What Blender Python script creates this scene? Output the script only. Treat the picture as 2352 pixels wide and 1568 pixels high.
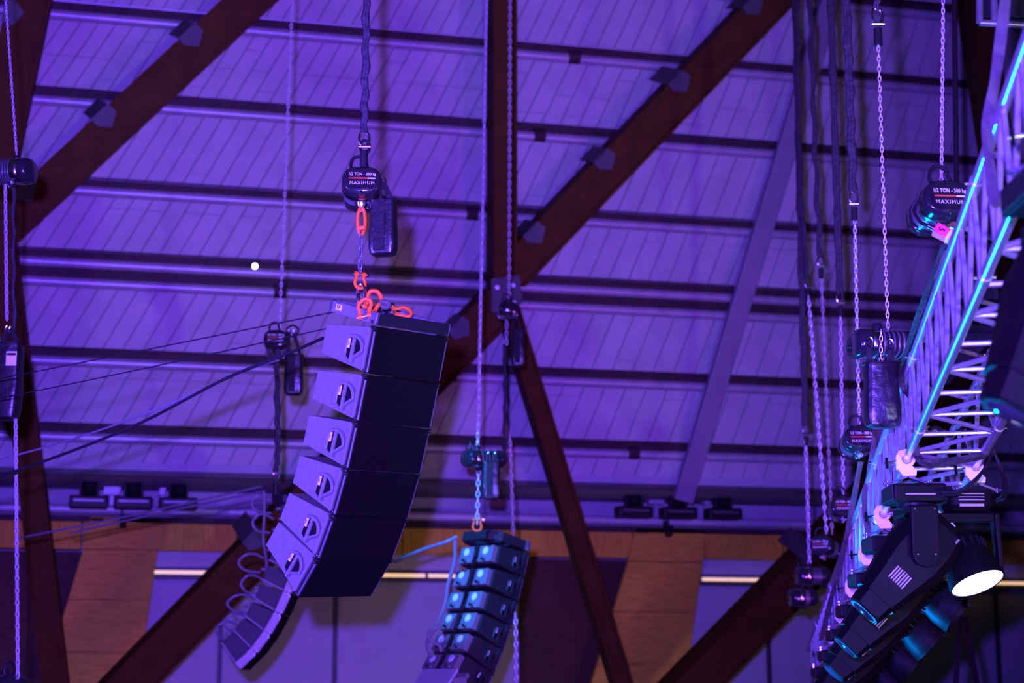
import bpy, bmesh, math, random
from mathutils import Vector as V, Matrix
random.seed(7)
for o in list(bpy.data.objects): bpy.data.objects.remove(o)
scn = bpy.context.scene
COL = scn.collection
# ------------------------------------------------------------------ camera
FPX, W, H = 3900.0, 2352, 1568
PITCH, YAW = math.radians(11), math.radians(13.46)
CAM = V((0, 0, 5.0))
RT = V((math.cos(YAW), -math.sin(YAW), 0))
HF = V((math.sin(YAW), math.cos(YAW), 0))
UP = V((0, 0, 1))
FW = HF*math.cos(PITCH) + UP*math.sin(PITCH)
CU = -HF*math.sin(PITCH) + UP*math.cos(PITCH)
cd = bpy.data.cameras.new('camera'); cam = bpy.data.objects.new('camera', cd); COL.objects.link(cam)
M = Matrix((RT, CU, -FW)).transposed().to_4x4(); M.translation = CAM
cam.matrix_world = M
cd.sensor_width = 36; cd.lens = FPX/W*36; cd.clip_end = 300; cd.clip_start = .1
cd.dof.use_dof = True; cd.dof.focus_distance = 10.3; cd.dof.aperture_fstop = 2.0
scn.camera = cam
# ------------------------------------------------------------------ world, lights, exposure
wd = bpy.data.worlds.new('world'); scn.world = wd; wd.use_nodes = True
bg = wd.node_tree.nodes['Background']; bg.inputs[0].default_value = (.50, .40, .80, 1); bg.inputs[1].default_value = .026
scn.view_settings.view_transform = 'Standard'; scn.view_settings.look = 'None'
scn.view_settings.gamma = 1; scn.view_settings.exposure = 0; scn.view_settings.use_curve_mapping = False
def ray(x, y): return RT*((x-W/2)/FPX) - CU*((y-H/2)/FPX) + FW
def P(x, y, Z): return CAM + ray(x, y)*Z                       # point at depth Z
def PH(x, y, D): r = ray(x, y); return CAM + r*(D/r.dot(HF))   # point at horizontal distance D
def PY(x, y, Y): r = ray(x, y); return CAM + r*(Y/r.y)         # point on the wall plane Y
def lamp(name, kind, loc, tgt, col, e, size=.2, ang=60, blend=.6):
    l = bpy.data.lights.new(name, kind); o = bpy.data.objects.new(name, l); COL.objects.link(o)
    o.location = loc; l.color = col; l.energy = e
    if kind == 'SPOT': l.spot_size = math.radians(ang); l.spot_blend = blend; l.shadow_soft_size = size
    elif kind == 'AREA': l.size = size
    else: l.shadow_soft_size = size
    o.rotation_euler = (V(tgt)-V(loc)).to_track_quat('-Z', 'Y').to_euler()
    return o
# violet front wash beside the camera, violet wash from the right, cyan side beam, warm house light
lamp('violet_front_wash', 'SPOT', CAM+RT*-.2+UP*.32, P(620, 560, 26), (.16, .056, 1.0), 31000, .06, 70, 1.0)
lamp('violet_left_wash', 'SPOT', CAM+RT*-9+UP*.6+HF*4.0, P(800, 900, 10.8), (.12, .055, 1.0), 17000, .8, 36, .8)
lamp('violet_side_wash', 'SPOT', CAM+RT*13+HF*4-UP*2.5, P(380, 420, 25), (.60, .09, 1.0), 5200, 1.6, 54, 1.0)
lamp('violet_truss_fill', 'SPOT', CAM+RT*-3-UP*1.4-HF*.5, P(2200, 640, 8), (.14, .055, 1.0), 4200, .15, 24, .7)  # unseen lamp added to tint the truss violet
lamp('cyan_side_beam', 'SPOT', CAM+RT*.5+HF*13.2-UP*1.6, P(2060, 850, 10.6), (.0, .25, 1.0), 3600, .10, 86, .5)
lamp('cyan_array_beam', 'SPOT', CAM+RT*-4.0+HF*13.5+UP*5.0, P(1080, 1190, 18), (.02, .22, 1.0), 9000, .10, 19, .6)
lamp('warm_house_light_west', 'SPOT', CAM+RT*-5+HF*22-UP*5.5, P(500, 1380, 28), (1.0, .72, .50), 4500, .8, 100, .8)
lamp('warm_house_light_east', 'SPOT', CAM+RT*2.5+HF*22-UP*5.5, P(1400, 1380, 28), (1.0, .72, .50), 4000, .8, 80, .9)
lamp('white_stage_light', 'SPOT', CAM+RT*4.6+HF*-1-UP*2.0, P(2200, 840, 9.0), (.88, .84, 1.0), 1800, .2, 36, .8)

# ------------------------------------------------------------------ materials
def mat(name, col, rough=.6, metal=0., var=.12, scale=8., bump=0., emis=None, estr=0., coat=0., stretch=None, spec=.5):
    m = bpy.data.materials.new(name); m.use_nodes = True
    nt = m.node_tree; b = nt.nodes['Principled BSDF']
    b.inputs['Roughness'].default_value = rough; b.inputs['Metallic'].default_value = metal
    b.inputs['Coat Weight'].default_value = coat; b.inputs['Specular IOR Level'].default_value = spec
    tc = nt.nodes.new('ShaderNodeTexCoord'); nz = nt.nodes.new('ShaderNodeTexNoise')
    nz.inputs['Scale'].default_value = scale; nz.inputs['Detail'].default_value = 5
    src = tc.outputs['Object']
    if stretch:
        mp = nt.nodes.new('ShaderNodeMapping'); mp.inputs['Scale'].default_value = stretch
        nt.links.new(src, mp.inputs[0]); src = mp.outputs[0]
    nt.links.new(src, nz.inputs['Vector'])
    cr = nt.nodes.new('ShaderNodeValToRGB')
    cr.color_ramp.elements[0].position = .3; cr.color_ramp.elements[1].position = .7
    cr.color_ramp.elements[0].color = tuple(c*(1-var) for c in col)+(1,)
    cr.color_ramp.elements[1].color = tuple(min(1, c*(1+var)) for c in col)+(1,)
    nt.links.new(nz.outputs[0], cr.inputs[0]); nt.links.new(cr.outputs[0], b.inputs['Base Color'])
    if bump:
        bp = nt.nodes.new('ShaderNodeBump'); bp.inputs['Strength'].default_value = bump; bp.inputs['Distance'].default_value = .02
        nt.links.new(nz.outputs[0], bp.inputs['Height']); nt.links.new(bp.outputs[0], b.inputs['Normal'])
    if emis:
        b.inputs['Emission Color'].default_value = tuple(emis)+(1,); b.inputs['Emission Strength'].default_value = estr
    return m
MT = dict(
    deck=mat('deck_board', (.46, .46, .44), .85, 0, .10, 2.0, .1),
    deck_gap=mat('deck_backing', (.10, .09, .09), .9),
    steel=mat('brown_painted_steel', (.085, .036, .008), .6, 0, .18, 3.0, spec=.06),
    purlin=mat('dark_brown_and_purlin_shade', (.05, .026, .03), .6, 0, .2, 3.0, spec=.15),  # holds the shade on the purlin tops; also colours ledge and sleeves
    galv=mat('pale_pipe_steel', (.42, .40, .44), .4, .25, .12, 5.0),
    bracket=mat('grey_bracket', (.065, .072, .066), .6, 0, .15, 6.0),
    post=mat('grey_painted_tube', (.24, .22, .26), .55, 0, .1, 3.0),
    wood=mat('wood_veneer', (.60, .38, .035), .6, 0, .22, 3.0, .05, stretch=(1, 1, 9), spec=.15),
    woodh=mat('wood_veneer_upright', (.60, .37, .032), .6, 0, .22, 3.0, .05, stretch=(9, 1, 1), spec=.15),
    darkwood=mat('dark_wood', (.075, .03, .018), .6, 0, .25, 3.0, .05, stretch=(1, 1, 7), spec=.15),
    plaster=mat('light_plaster', (.42, .41, .45), .85, 0, .06, 2.0),
    partition=mat('pale_partition', (.36, .345, .42), .7, 0, .06, 2.0),
    mullion=mat('dark_mullion', (.03, .03, .04), .5),
    ledge=mat('pale_steel_rail', (.5, .48, .52), .45, .2, .08, 4.0),
    strip=mat('warm_strip_lamp', (.9, .7, .5), .5, 0, .0, 3, 0, (1, .62, .34), .85),
    bulb=mat('white_bulb', (.9, .9, .9), .5, 0, 0, 3, 0, (1, .95, .9), 9),
    cab=mat('speaker_paint', (.15, .145, .16), .5, 0, .10, 40, .06),
    cab_shade=mat('shaded_speaker_paint', (.017, .016, .020), .5, 0, .15, 40, .06, spec=.3),  # speaker paint darkened to put in shade on arrays the violet light misses
    grille=mat('black_grille', (.0035, .003, .0035), .8, 0, .35, 160, .25, spec=.08),
    rig=mat('rigging_steel', (.17, .16, .19), .35, .5, .15, 20),
    black=mat('black_plastic', (.012, .012, .014), .45, 0, .2, 12, spec=.25),
    matblack=mat('black_cavity', (.006, .006, .007), .85, spec=.1),
    fix=mat('fixture_black', (.006, .0055, .0065), .5, 0, .2, 10, .04, spec=.08),
    gloss=mat('gloss_black_enamel', (.018, .018, .022), .16, 0, .2, 8, 0, coat=.5),
    chrome=mat('chrome_steel', (.62, .60, .63), .22, 1, .1, 12),
    alu=mat('aluminium_tube', (.60, .58, .70), .24, .72, .10, 9, .03),
    clamp=mat('bare_aluminium_clamp', (.93, .92, .90), .4, .1, .03, 12),
    zinc=mat('zinc_chain', (.58, .56, .60), .32, .35, .1, 20),
    nylon=mat('black_nylon', (.010, .0095, .012), .34, 0, .3, 9, .6, spec=.6),
    orange=mat('orange_enamel', (.85, .13, .01), .5, 0, .12, 14),
    brass=mat('brass_bolt', (.72, .45, .13), .35, .8, .1, 10),
    fabric=mat('black_cordura', (.007, .0065, .008), .65, 0, .3, 30, .5, spec=.3),
    sling=mat('black_round_sling', (.028, .026, .030), .6, 0, .3, 25, .7, spec=.4),
    strap=mat('grey_webbing', (.075, .068, .068), .8, 0, .2, 40, .3),
    cable=mat('black_cable', (.014, .014, .017), .5, 0, .1, 20, spec=.2),
    cableg=mat('grey_cable', (.16, .15, .18), .45, 0, .1, 20),
    white=mat('white_print', (.82, .82, .80), .6, 0, .04, 10),
    tag=mat('white_tag', (.75, .75, .80), .5, 0, .05, 20),
    red=mat('red_stripe', (.60, .07, .035), .6, 0, .1, 10),
    pink=mat('pink_tape', (.85, .06, .16), .6, 0, .08, 10),
    grey=mat('grey_vent', (.36, .33, .32), .6, 0, .1, 30),
    lens=mat('lit_lens', (.9, .9, 1), .3, 0, 0, 3, 0, (.55, .36, 1.0), 16),
    lensoff=mat('dark_glass', (.03, .03, .05), .08, 0, .1, 4, 0, coat=.6),
)
# ------------------------------------------------------------------ mesh helpers
class MB:
    def __init__(s): s.v = []; s.f = []
    def add(s, vs, fs):
        n = len(s.v); s.v += [V(p) for p in vs]; s.f += [tuple(i+n for i in f) for f in fs]; return s
    def obox(s, c, ax, ay, az):
        c, ax, ay, az = V(c), V(ax), V(ay), V(az)
        vs = [c+ax*i+ay*j+az*k for k in (-1, 1) for j in (-1, 1) for i in (-1, 1)]
        return s.add(vs, [(0, 2, 3, 1), (4, 5, 7, 6), (0, 1, 5, 4), (2, 6, 7, 3), (0, 4, 6, 2), (1, 3, 7, 5)])
    def box(s, c, sz): return s.obox(c, (sz[0]/2, 0, 0), (0, sz[1]/2, 0), (0, 0, sz[2]/2))
    def rings(s, rs, cap=True, closed=False):
        n = len(rs[0]); m = len(rs); vs = [p for r in rs for p in r]; fs = []
        for i in range(m if closed else m-1):
            j = (i+1) % m
            for k in range(n):
                l = (k+1) % n; fs.append((i*n+k, i*n+l, j*n+l, j*n+k))
        if cap and not closed: fs += [tuple(reversed(range(n))), tuple((m-1)*n+k for k in range(n))]
        return s.add(vs, fs)
    def tube(s, pts, r, n=8, closed=False, cap=True):
        pts = [V(p) for p in pts]; m = len(pts); rs = []
        rad = r if isinstance(r, (list, tuple)) else [r]*m
        up = None
        for i, p in enumerate(pts):
            if closed: t = pts[(i+1) % m]-pts[i-1]
            else: t = pts[min(i+1, m-1)]-pts[max(i-1, 0)]
            t = t.normalized()
            if up is None:
                a = V((0, 0, 1)) if abs(t.z) < .9 else V((1, 0, 0)); up = (a-t*a.dot(t)).normalized()
            else:
                up = (up-t*up.dot(t)).normalized()
            b = t.cross(up)
            rs.append([p+(up*math.cos(2*math.pi*k/n)+b*math.sin(2*math.pi*k/n))*rad[i] for k in range(n)])
        return s.rings(rs, cap, closed)
    def cyl(s, a, b, r, n=12, r2=None): return s.tube([a, b], [r, r if r2 is None else r2], n)
    def prism(s, poly, off):
        off = V(off); poly = [V(p) for p in poly]; n = len(poly)
        return s.rings([poly, [p+off for p in poly]])
    def lathe(s, prof, a, axis, n=20, closed=False):          # prof (r, t) along axis from a
        axis = V(axis).normalized(); h = V((0, 0, 1)) if abs(axis.z) < .9 else V((1, 0, 0))
        u = (h-axis*h.dot(axis)).normalized(); w = axis.cross(u); a = V(a)
        return s.rings([[a+axis*t+(u*math.cos(2*math.pi*k/n)+w*math.sin(2*math.pi*k/n))*r for k in range(n)] for r, t in prof], closed=closed)
    def xf(s, M): s.v = [M @ p for p in s.v]; return s
def mesh(name, mb, m, smooth=40, bevel=0):
    me = bpy.data.meshes.new(name)
    me.from_pydata([tuple(p) for p in mb.v], [], mb.f)
    bm = bmesh.new(); bm.from_mesh(me)
    bmesh.ops.recalc_face_normals(bm, faces=bm.faces)
    if bevel:
        es = [e for e in bm.edges if len(e.link_faces) == 2 and e.calc_face_angle(0) > .6]
        bmesh.ops.bevel(bm, geom=es, offset=bevel, segments=2, affect='EDGES', clamp_overlap=True, profile=.6)
    bm.to_mesh(me); bm.free()
    if smooth:
        me.shade_smooth()
        try: me.set_sharp_from_angle(angle=math.radians(smooth))
        except Exception: pass
    me.materials.append(MT[m] if isinstance(m, str) else m)
    return me
def link(name, me, parent=None, M=None):
    o = bpy.data.objects.new(name, me); COL.objects.link(o)
    if parent: o.parent = parent
    if M is not None: o.matrix_basis = M
    return o
def part(name, mb, m, parent, smooth=40, bevel=0, label=None):       # coordinates local to the parent
    o = link(name, mesh(name, mb, m, smooth, bevel), parent)
    if label: o['label'] = label
    return o
def wpart(name, mb, m, parent, smooth=40, bevel=0, label=None):      # coordinates in world
    Mi = parent['_Mi'] if False else MATS[parent.name].inverted()
    return part(name, mb.xf(Mi), m, parent, smooth, bevel, label)
MATS = {}
def tag(o, label, cat, group=None):
    o['label'] = label; o['category'] = cat
    if group: o['group'] = group
    return o
def thing(name, label, cat, M, group=None):
    if not isinstance(M, Matrix): M = Matrix.Translation(V(M))
    o = bpy.data.objects.new(name, None); COL.objects.link(o); o.empty_display_size = .1
    o.matrix_basis = M; MATS[o.name] = M.copy()
    return tag(o, label, cat, group)
def solo(name, mb, m, label, cat, group=None, smooth=40, bevel=0):   # a thing that is one mesh, origin moved to its middle
    c = sum(mb.v, V())/len(mb.v); mb.v = [p-c for p in mb.v]
    o = link(name, mesh(name, mb, m, smooth, bevel)); o.location = c
    return tag(o, label, cat, group)
def struct(name, mb, m, parent=None, smooth=0, bevel=0):
    o = link(name, mesh(name, mb, m, smooth, bevel), parent)
    if not parent: o['kind'] = 'structure'; MATS[o.name] = Matrix()
    return o
def frame(o, x, y, z): m = Matrix((V(x), V(y), V(z))).transposed().to_4x4(); m.translation = V(o); return m
def curve(pts, n=8):                                                 # Catmull-Rom through points
    pts = [V(p) for p in pts]; q = [pts[0]*2-pts[1]]+pts+[pts[-1]*2-pts[-2]]; out = []
    for i in range(1, len(q)-2):
        a, b, c, d = q[i-1:i+3]
        for k in range(n):
            t = k/n
            out.append(.5*((2*b)+(c-a)*t+(2*a-5*b+4*c-d)*t*t+(3*b-a-3*c+d)*t**3))
    return out+[pts[-1]]
def torus(mb, c, u, w, ru, rw, r, n=16, k=6, a0=0, a1=2*math.pi):    # ring or arc in the plane (u, w)
    c, u, w = V(c), V(u), V(w); full = abs(a1-a0) > 6.2
    pts = [c+u*(ru*math.cos(a0+(a1-a0)*i/n))+w*(rw*math.sin(a0+(a1-a0)*i/n)) for i in range(n if full else n+1)]
    return mb.tube(pts, r, k, closed=full)
def chain(mb, a, b, pitch=.036, r=.0062, w=.0125, seg=10, k=5):
    r *= .62; w *= .62; pitch *= .80
    a, b = V(a), V(b); d = (b-a); L = d.length; d.normalize(); n = max(2, int(L/pitch))
    h = RT-d*RT.dot(d); h.normalize(); g = d.cross(h)
    for i in range(n):
        c = a+d*(L*(i+.5)/n); u = (h+g*.35).normalized() if i % 2 else (g-h*.35).normalized()
        torus(mb, c, d, u, pitch*.68, w, r, seg, k)
    return mb
def text_mesh(s, size, loc_fn, m, parent, name='lettering', sx=1.0):
    cu = bpy.data.curves.new('txt', 'FONT'); cu.body = s; cu.size = size; cu.align_x = 'CENTER'; cu.align_y = 'CENTER'
    cu.extrude = .0006; cu.offset = 0 if s == 'MAXIMUM' else size*.010; cu.space_character = 1.18 if s == 'MAXIMUM' else 1.04; cu.resolution_u = 3
    o = bpy.data.objects.new('txt', cu); COL.objects.link(o)
    dg = bpy.context.evaluated_depsgraph_get(); me = bpy.data.meshes.new_from_object(o.evaluated_get(dg))
    bpy.data.objects.remove(o)
    if sx < .5: sx = sx/max(1e-6, max(v.co.x for v in me.vertices)-min(v.co.x for v in me.vertices))
    for v in me.vertices: v.co = loc_fn(v.co.x*sx, v.co.y, v.co.z)
    me.materials.clear(); me.materials.append(MT[m])
    return link(name, me, parent)

# ================================================================== ROOF
TH = math.radians(75)                       # the roof rises steeply towards the hall
O = PY(1176, 1110, 26.0); SL = V((0, -math.cos(TH), math.sin(TH))); NR = V((0, -math.sin(TH), -math.cos(TH)))   # up-slope, into the hall
def PR(x, y, off=0.):                       # pixel onto the roof plane, off metres in front of the deck
    q = O+NR*off; r = ray(x, y); return CAM + r*((q-CAM).dot(NR)/r.dot(NR))
def rs(p): d = p-O; return d.x, d.dot(SL)   # roof coordinates
def rp(x, s, off=0.): return V((O.x+x, O.y, O.z)) + SL*s + NR*off
S_TOP = rs(PR(1176, -140))[1]
ceil_mb = MB(); xl, xr = rs(PR(-900, 500))[0], rs(PR(3000, 500))[0]
ceil_mb.prism([rp(xl-6, 0, -.03), rp(xr, 0, -.03), rp(xr, S_TOP, -.03), rp(xl-6, S_TOP, -.03)], NR*-.12)
ceiling = struct('ceiling', ceil_mb, 'deck_gap')
xb0, xt0 = rs(PR(-1000, 1110))[0], None
def seam(i, s):                             # i-th board joint at slope coordinate s: the boards fan slightly
    xb = -1000+50*i; a = rs(PR(xb, 1110)); b = rs(PR(xb+.189*(3900-xb), -100))
    t = (s-a[1])/(b[1]-a[1]); return a[0]+(b[0]-a[0])*t
rows = [0.02, rs(PR(1176, 860))[1], rs(PR(1176, 490))[1], rs(PR(1176, 210))[1], S_TOP]
for i in range(72):
    cut = [r+(0 if j in (0, 4) else random.choice((-.3, -.3, 0, 0, 0, .3))) for j, r in enumerate(rows)]
    for j in range(4):
        s0, s1 = cut[j]+.003, cut[j+1]-.003; g = .008; z = random.uniform(-.003, .004)
        q = [rp(seam(i, s0)+g, s0, z), rp(seam(i+1, s0)-g, s0, z), rp(seam(i+1, s1)-g, s1, z), rp(seam(i, s1)+g, s1, z)]
        o = struct('board', MB().prism(q, NR*-.03), 'deck', ceiling)
# purlins: lit underside as a pale pipe, shaded upper half put in dark brown
PUR = [(-70, 'roof purlin with pipe at the very top edge of the picture'),
       (110, 'topmost full roof purlin with a thin pale edge'),
       (297, 'roof purlin crossing above the hoist with the chain bag'),
       (487, 'roof purlin level with the lettered hoist of the front array'),
       (645, 'roof purlin with brightest pipe, at the height of the round lamp'),
       (687, 'roof purlin just below the brightest pipe, close under it'),
       (858, 'roof purlin behind the topmost speaker of the front array'),
       (1022, 'lowest roof purlin above the row of ledge lights')]
JN = {110: 1315, 297: 1235, 858: 1030, 487: 1080, 687: 640, 1022: 1450}
for y, lab in PUR:
    s = rs(PR(1100, y))[1]; x0, x1 = xl-3, xr-1
    t = thing('roof_purlin', lab, 'purlin', rp((x0+x1)/2, s), 'roof purlins')
    mb = MB(); c0, c1 = rp(x0, s+.06, .06), rp(x1, s+.06, .06)
    wpart('shaded_top', mb.obox((c0+c1)/2, (c1-c0)/2, SL*.06, NR*.06), 'purlin', t, 0)
    mb = MB().obox((c0+c1)/2+SL*.08+NR*.03, (c1-c0)/2, SL*.010, NR*.10); wpart('flange', mb, 'galv' if y == 110 else 'purlin', t, 0)
    wpart('pipe', MB().cyl(rp(x0, s-.055, .12), rp(x1, s-.055, .12), .078, 12), 'galv', t)
    if y in JN:
        xj = rs(PR(JN[y], y))[0]
        wpart('joint_sleeve', MB().cyl(rp(xj-.09, s-.03, .12), rp(xj+.09, s-.03, .12), .105, 12), 'purlin', t)

# brown roof beams, each a box with wider flange plates
def beam(label, a, b, wpx, off=.62, dep=.26, m='steel', name='roof_beam', flange=True, br=(), group='roof beams', wid_m=None):
    A, B = PR(*a, off), PR(*b, off); d = (B-A).normalized(); w = d.cross(NR).normalized()
    hw = wid_m if wid_m else wpx*((A-CAM).dot(FW)+(B-CAM).dot(FW))/2/FPX/2
    t = thing(name, label, 'beam', (A+B)/2, group)
    c = (A+B)/2; h = (B-A)/2
    if flange:
        wpart('web', MB().obox(c, h, w*(hw-.03), NR*(dep-.05)), m, t, 0)
        for s in (-1, 1): wpart('flange', MB().obox(c+w*s*(hw-.015), h, w*.022, NR*dep), m, t, 0)
    else:
        wpart('tube', MB().obox(c, h, w*hw, NR*dep), m, t, 0, .02)
    for (px, py) in br:
        q = PR(px, py, .30)
        foot = A+d*(q-A).dot(d); side = 1 if (q-foot).dot(w) > 0 else -1
        fr = NR*(dep+.012)
        lo = [foot+w*side*(hw+.02)-d*.15+fr, foot+w*side*(hw+.02)+d*.17+fr, foot+w*side*(hw-.14)+d*.19+fr, foot+w*side*(hw-.26)-d*.02+fr, foot+w*side*(hw-.10)-d*.16+fr]
        p = wpart('bracket', MB().prism(lo, NR*.03), 'bracket', t, 0)
        g0, g1 = q-d*.15, q+d*.15
        o2 = wpart('bracket_arm', MB().prism([lo[0], lo[1], g1, g0] if (lo[0]-g0).length < (lo[0]-g1).length else [lo[0], lo[1], g0, g1], NR*.03), 'bracket', t, 0)
    return t
beam('brown steel roof beam running diagonally across the upper left corner', (-60, 590), (640, -60), 84, br=[(405, 62), (208, 242), (40, 420)])
beam('brown steel roof beam running from the top right down to the middle node', (1168, 628), (1835, -70), 80, br=[(1505, 168), (1345, 352), (1190, 520), (1680, 5)])
beam('brown steel beam from the middle node down behind the front array', (1146, 694), (225, 1640), 88, br=[(1028, 735), (548, 1190)])
beam('brown steel beam crossing the bottom right of the wood wall', (2398, 738), (1477, 1683), 88, br=[(1800, 1225)])
beam('upright brown post above the middle node', (1152, -60), (1153, 668), 52, off=.66)
beam('slim brown strut leaning from the middle node down to the bottom edge', (1163, 700), (1448, 1640), 40, off=.68)
beam('brown post at the upper left picture edge', (82, -60), (-30, 480), 92, off=.68, br=[(40, 40)])
beam('brown strut at the left edge in front of the wood wall', (8, 560), (136, 1640), 56, off=.68)
beam('dark brown post at the upper right, behind the lighting truss', (2228, -60), (2345, 735), 52, off=.66)
beam('violet lit grey tube brace leaning behind the hanging chains', (1925, -60), (1568, 1150), 46, off=.36, dep=.07, m='post', name='roof_brace', flange=False)
# node plate
nd = PR(1158, 682, .70)
t = thing('node_plate', 'steel node plate where the roof beams meet', 'node plate', nd)
wpart('plate', MB().prism([PR(1128, 640, .96), PR(1192, 632, .96), PR(1200, 690, .96), PR(1168, 730, .96), PR(1128, 715, .96)], NR*.03), 'bracket', t, 0)
for x, y in ((1142, 660), (1178, 655), (1180, 695), (1148, 705)):
    wpart('bolt', MB().cyl(PR(x, y, .98), PR(x, y, 1.03), .035, 6), 'galv', t)
# round lamp on the roof
lp = PR(585, 611, .42)
t = thing('roof_lamp', 'small round glowing white lamp on the roof pipe', 'lamp', lp)
wpart('bulb', MB().lathe([(.0005, 0), (.03, .01), (.042, .04), (.03, .07), (.0005, .08)], lp, NR, 14), 'bulb', t)
wpart('socket', MB().cyl(lp-NR*.24, lp+NR*.005, .032, 10), 'bracket', t)

# ================================================================== BACK WALL
Yw = 28.0
struct('floor', MB().box((4, 12, -.1), (60, 40, .2)), 'bracket')
zt, zb = PY(1176, 1202, Yw).z, PY(1176, 1276, Yw).z
def wx(px, py=1240, Y=Yw): return PY(px, py, Y).x
def pz(py, Y): return PY(1176, py, Y).z
XL, XR = wx(-700), wx(3100)
zsoff = rp(0, 0).z
mb = MB().box(((XL+XR)/2, 30.3, 2.6), (XR-XL, .2, 11.0)); wall = struct('wall_back', mb, 'plaster')
mb = MB().box(((XL+XR)/2, 28.15, zsoff+.10), (XR-XL, 4.5, .12)); struct('trim_1', mb, 'plaster')        # soffit
mb = MB().box(((XL+XR)/2, 29.0, (zt+zsoff)/2), (XR-XL, .12, zsoff-zt+.1)); struct('trim_2', mb, 'plaster')  # upstand behind the ledge
mb = MB().box(((XL+XR)/2, 28.45, zt-.06), (XR-XL, 1.0, .10)); struct('trim_3', mb, 'purlin')            # ledge
mb = MB().box(((XL+XR)/2, 26.02, zsoff+.05), (XR-XL, .10, .16)); struct('trim_4', mb, 'bracket')        # eaves edge
solo('ledge_rail', MB().cyl((XL, 27.98, zt+.09), (XR, 27.98, zt+.09), .075, 12), 'ledge', 'long pale steel rail along the ledge above the wood wall', 'rail')
PER = 1252
band = [-700, -560, -390, -220, -57, 105, 187, 358, 545, 720, 880, 1040]
xs = [-57, 60, 187, 358, 545, 735, 925, 1110, 1195, 1320, 1456, 1620, 1800, 1990, 2180, 2370, 2560, 2760]
for a, b in zip(xs[:-1], xs[1:]):
    x0, x1 = wx(a)+.012, wx(b)-.012; d = random.uniform(-.01, .01)
    struct('panel', MB().box(((x0+x1)/2, Yw+.1+d, (zt+zb)/2-.02), (x1-x0, .12, zt-zb-.04)), 'woodh', wall)
for a, b in ((-700, -560), (-560, -390), (-390, -220), (-220, -57)):
    x0, x1 = wx(a)+.012, wx(b)-.012
    struct('panel', MB().box(((x0+x1)/2, Yw+.1, (zt+zb)/2-.02), (x1-x0, .12, zt-zb-.04)), 'woodh', wall)
zs, zlow = pz(1325, 29.0), pz(1800, 29.0)
for k in (-1, 0, 1):
    dx = PER*k
    # recess panels in a darker wood tone
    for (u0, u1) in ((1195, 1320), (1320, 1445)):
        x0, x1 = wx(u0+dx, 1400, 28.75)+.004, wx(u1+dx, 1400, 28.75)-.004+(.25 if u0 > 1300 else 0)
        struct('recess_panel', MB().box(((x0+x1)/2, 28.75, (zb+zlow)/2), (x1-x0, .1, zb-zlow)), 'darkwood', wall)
    # splayed wing panel in three boards
    ya = [1290, 1405, 1525, 1660]
    if k < 1:
        off = -28 if k < 0 else 0
        for j in range(3):
            y0, y1 = ya[j]+off, ya[j+1]+off-1.5
            lx = lambda y: 1443+dx-(y-off-1290)*.30; rx = lambda y: 1614+dx-(y-off-1290)*.145
            Yp = 27.95
            q = [PY(lx(y0), y0, Yp), PY(rx(y0), y0+2, Yp), PY(rx(y1), y1+2, Yp), PY(lx(y1), y1, Yp)]
            struct('wing_panel', MB().prism(q, (0, .10, 0)), 'wood', wall)
        q = [PY(1460+dx, 1214+off, 27.95), PY(1620+dx, 1218+off, 27.95), PY(1614+dx, 1290+off, 27.95), PY(1443+dx, 1288+off, 27.95)]
        struct('wing_panel', MB().prism(q, (0, .06, 0)), 'wood', wall)
        for px in (1475, 1600):
            c = PY(px+dx, 1221+off, 27.90)
            struct('slot', MB().box(c, (.20, .05, .035)), 'matblack', wall)
    # pale partition with mullions, lintel and strip lamp
    m0 = 1500 if k < 1 else 1500
    ml = [1560, 1760, 2022, 2284, 2447+0]
    for a, b in zip(ml[:-1], ml[1:]):
        x0, x1 = wx(a+dx, 1400, 29)+.03, wx(b+dx, 1400, 29)-.03
        struct('partition_panel', MB().box(((x0+x1)/2, 29.0, (zs+zlow)/2-.06), (x1-x0, .06, zs-zlow-.1)), 'partition', wall)
        struct('lintel', MB().box(((x0+x1)/2, 29.0, (zs+zb)/2+.08), (x1-x0+.06, .08, zb-zs-.02)), 'partition', wall)
    for a in ml[1:]:
        struct('mullion', MB().box((wx(a+dx, 1400, 29), 28.97, (zs+zlow)/2), (.07, .12, zs-zlow)), 'mullion', wall)
    x0, x1 = wx(ml[0]+dx, 1325, 29), wx(ml[-1]+dx, 1325, 29)
    struct('lamp_rail', MB().box(((x0+x1)/2, 28.95, zs-.075), (x1-x0, .10, .05)), 'mullion', wall)
    if k <= 0:
        e0, e1 = (wx(1577+dx, 1325, 28.85), wx(2440+dx, 1325, 28.85)) if k < 0 else (wx(1610, 1325, 28.85), wx(2440, 1325, 28.85))
        lab = 'long warm strip lamp on the wall behind the front array' if k < 0 else 'warm strip lamp on the wall at right, behind the truss lights'
        t = thing('strip_lamp', lab, 'lamp', ((e0+e1)/2, 28.85, zs))
        n = 4
        for i in range(n):
            u0, u1 = e0+(e1-e0)*i/n+.03, e0+(e1-e0)*(i+1)/n-.03
            wpart('tube', MB().cyl((u0, 28.86, zs), (u1, 28.86, zs), .032, 10), 'strip', t)
        wpart('tray', MB().box(((e0+e1)/2, 28.92, zs), (e1-e0, .04, .09)), 'mullion', t, 0)
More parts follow.
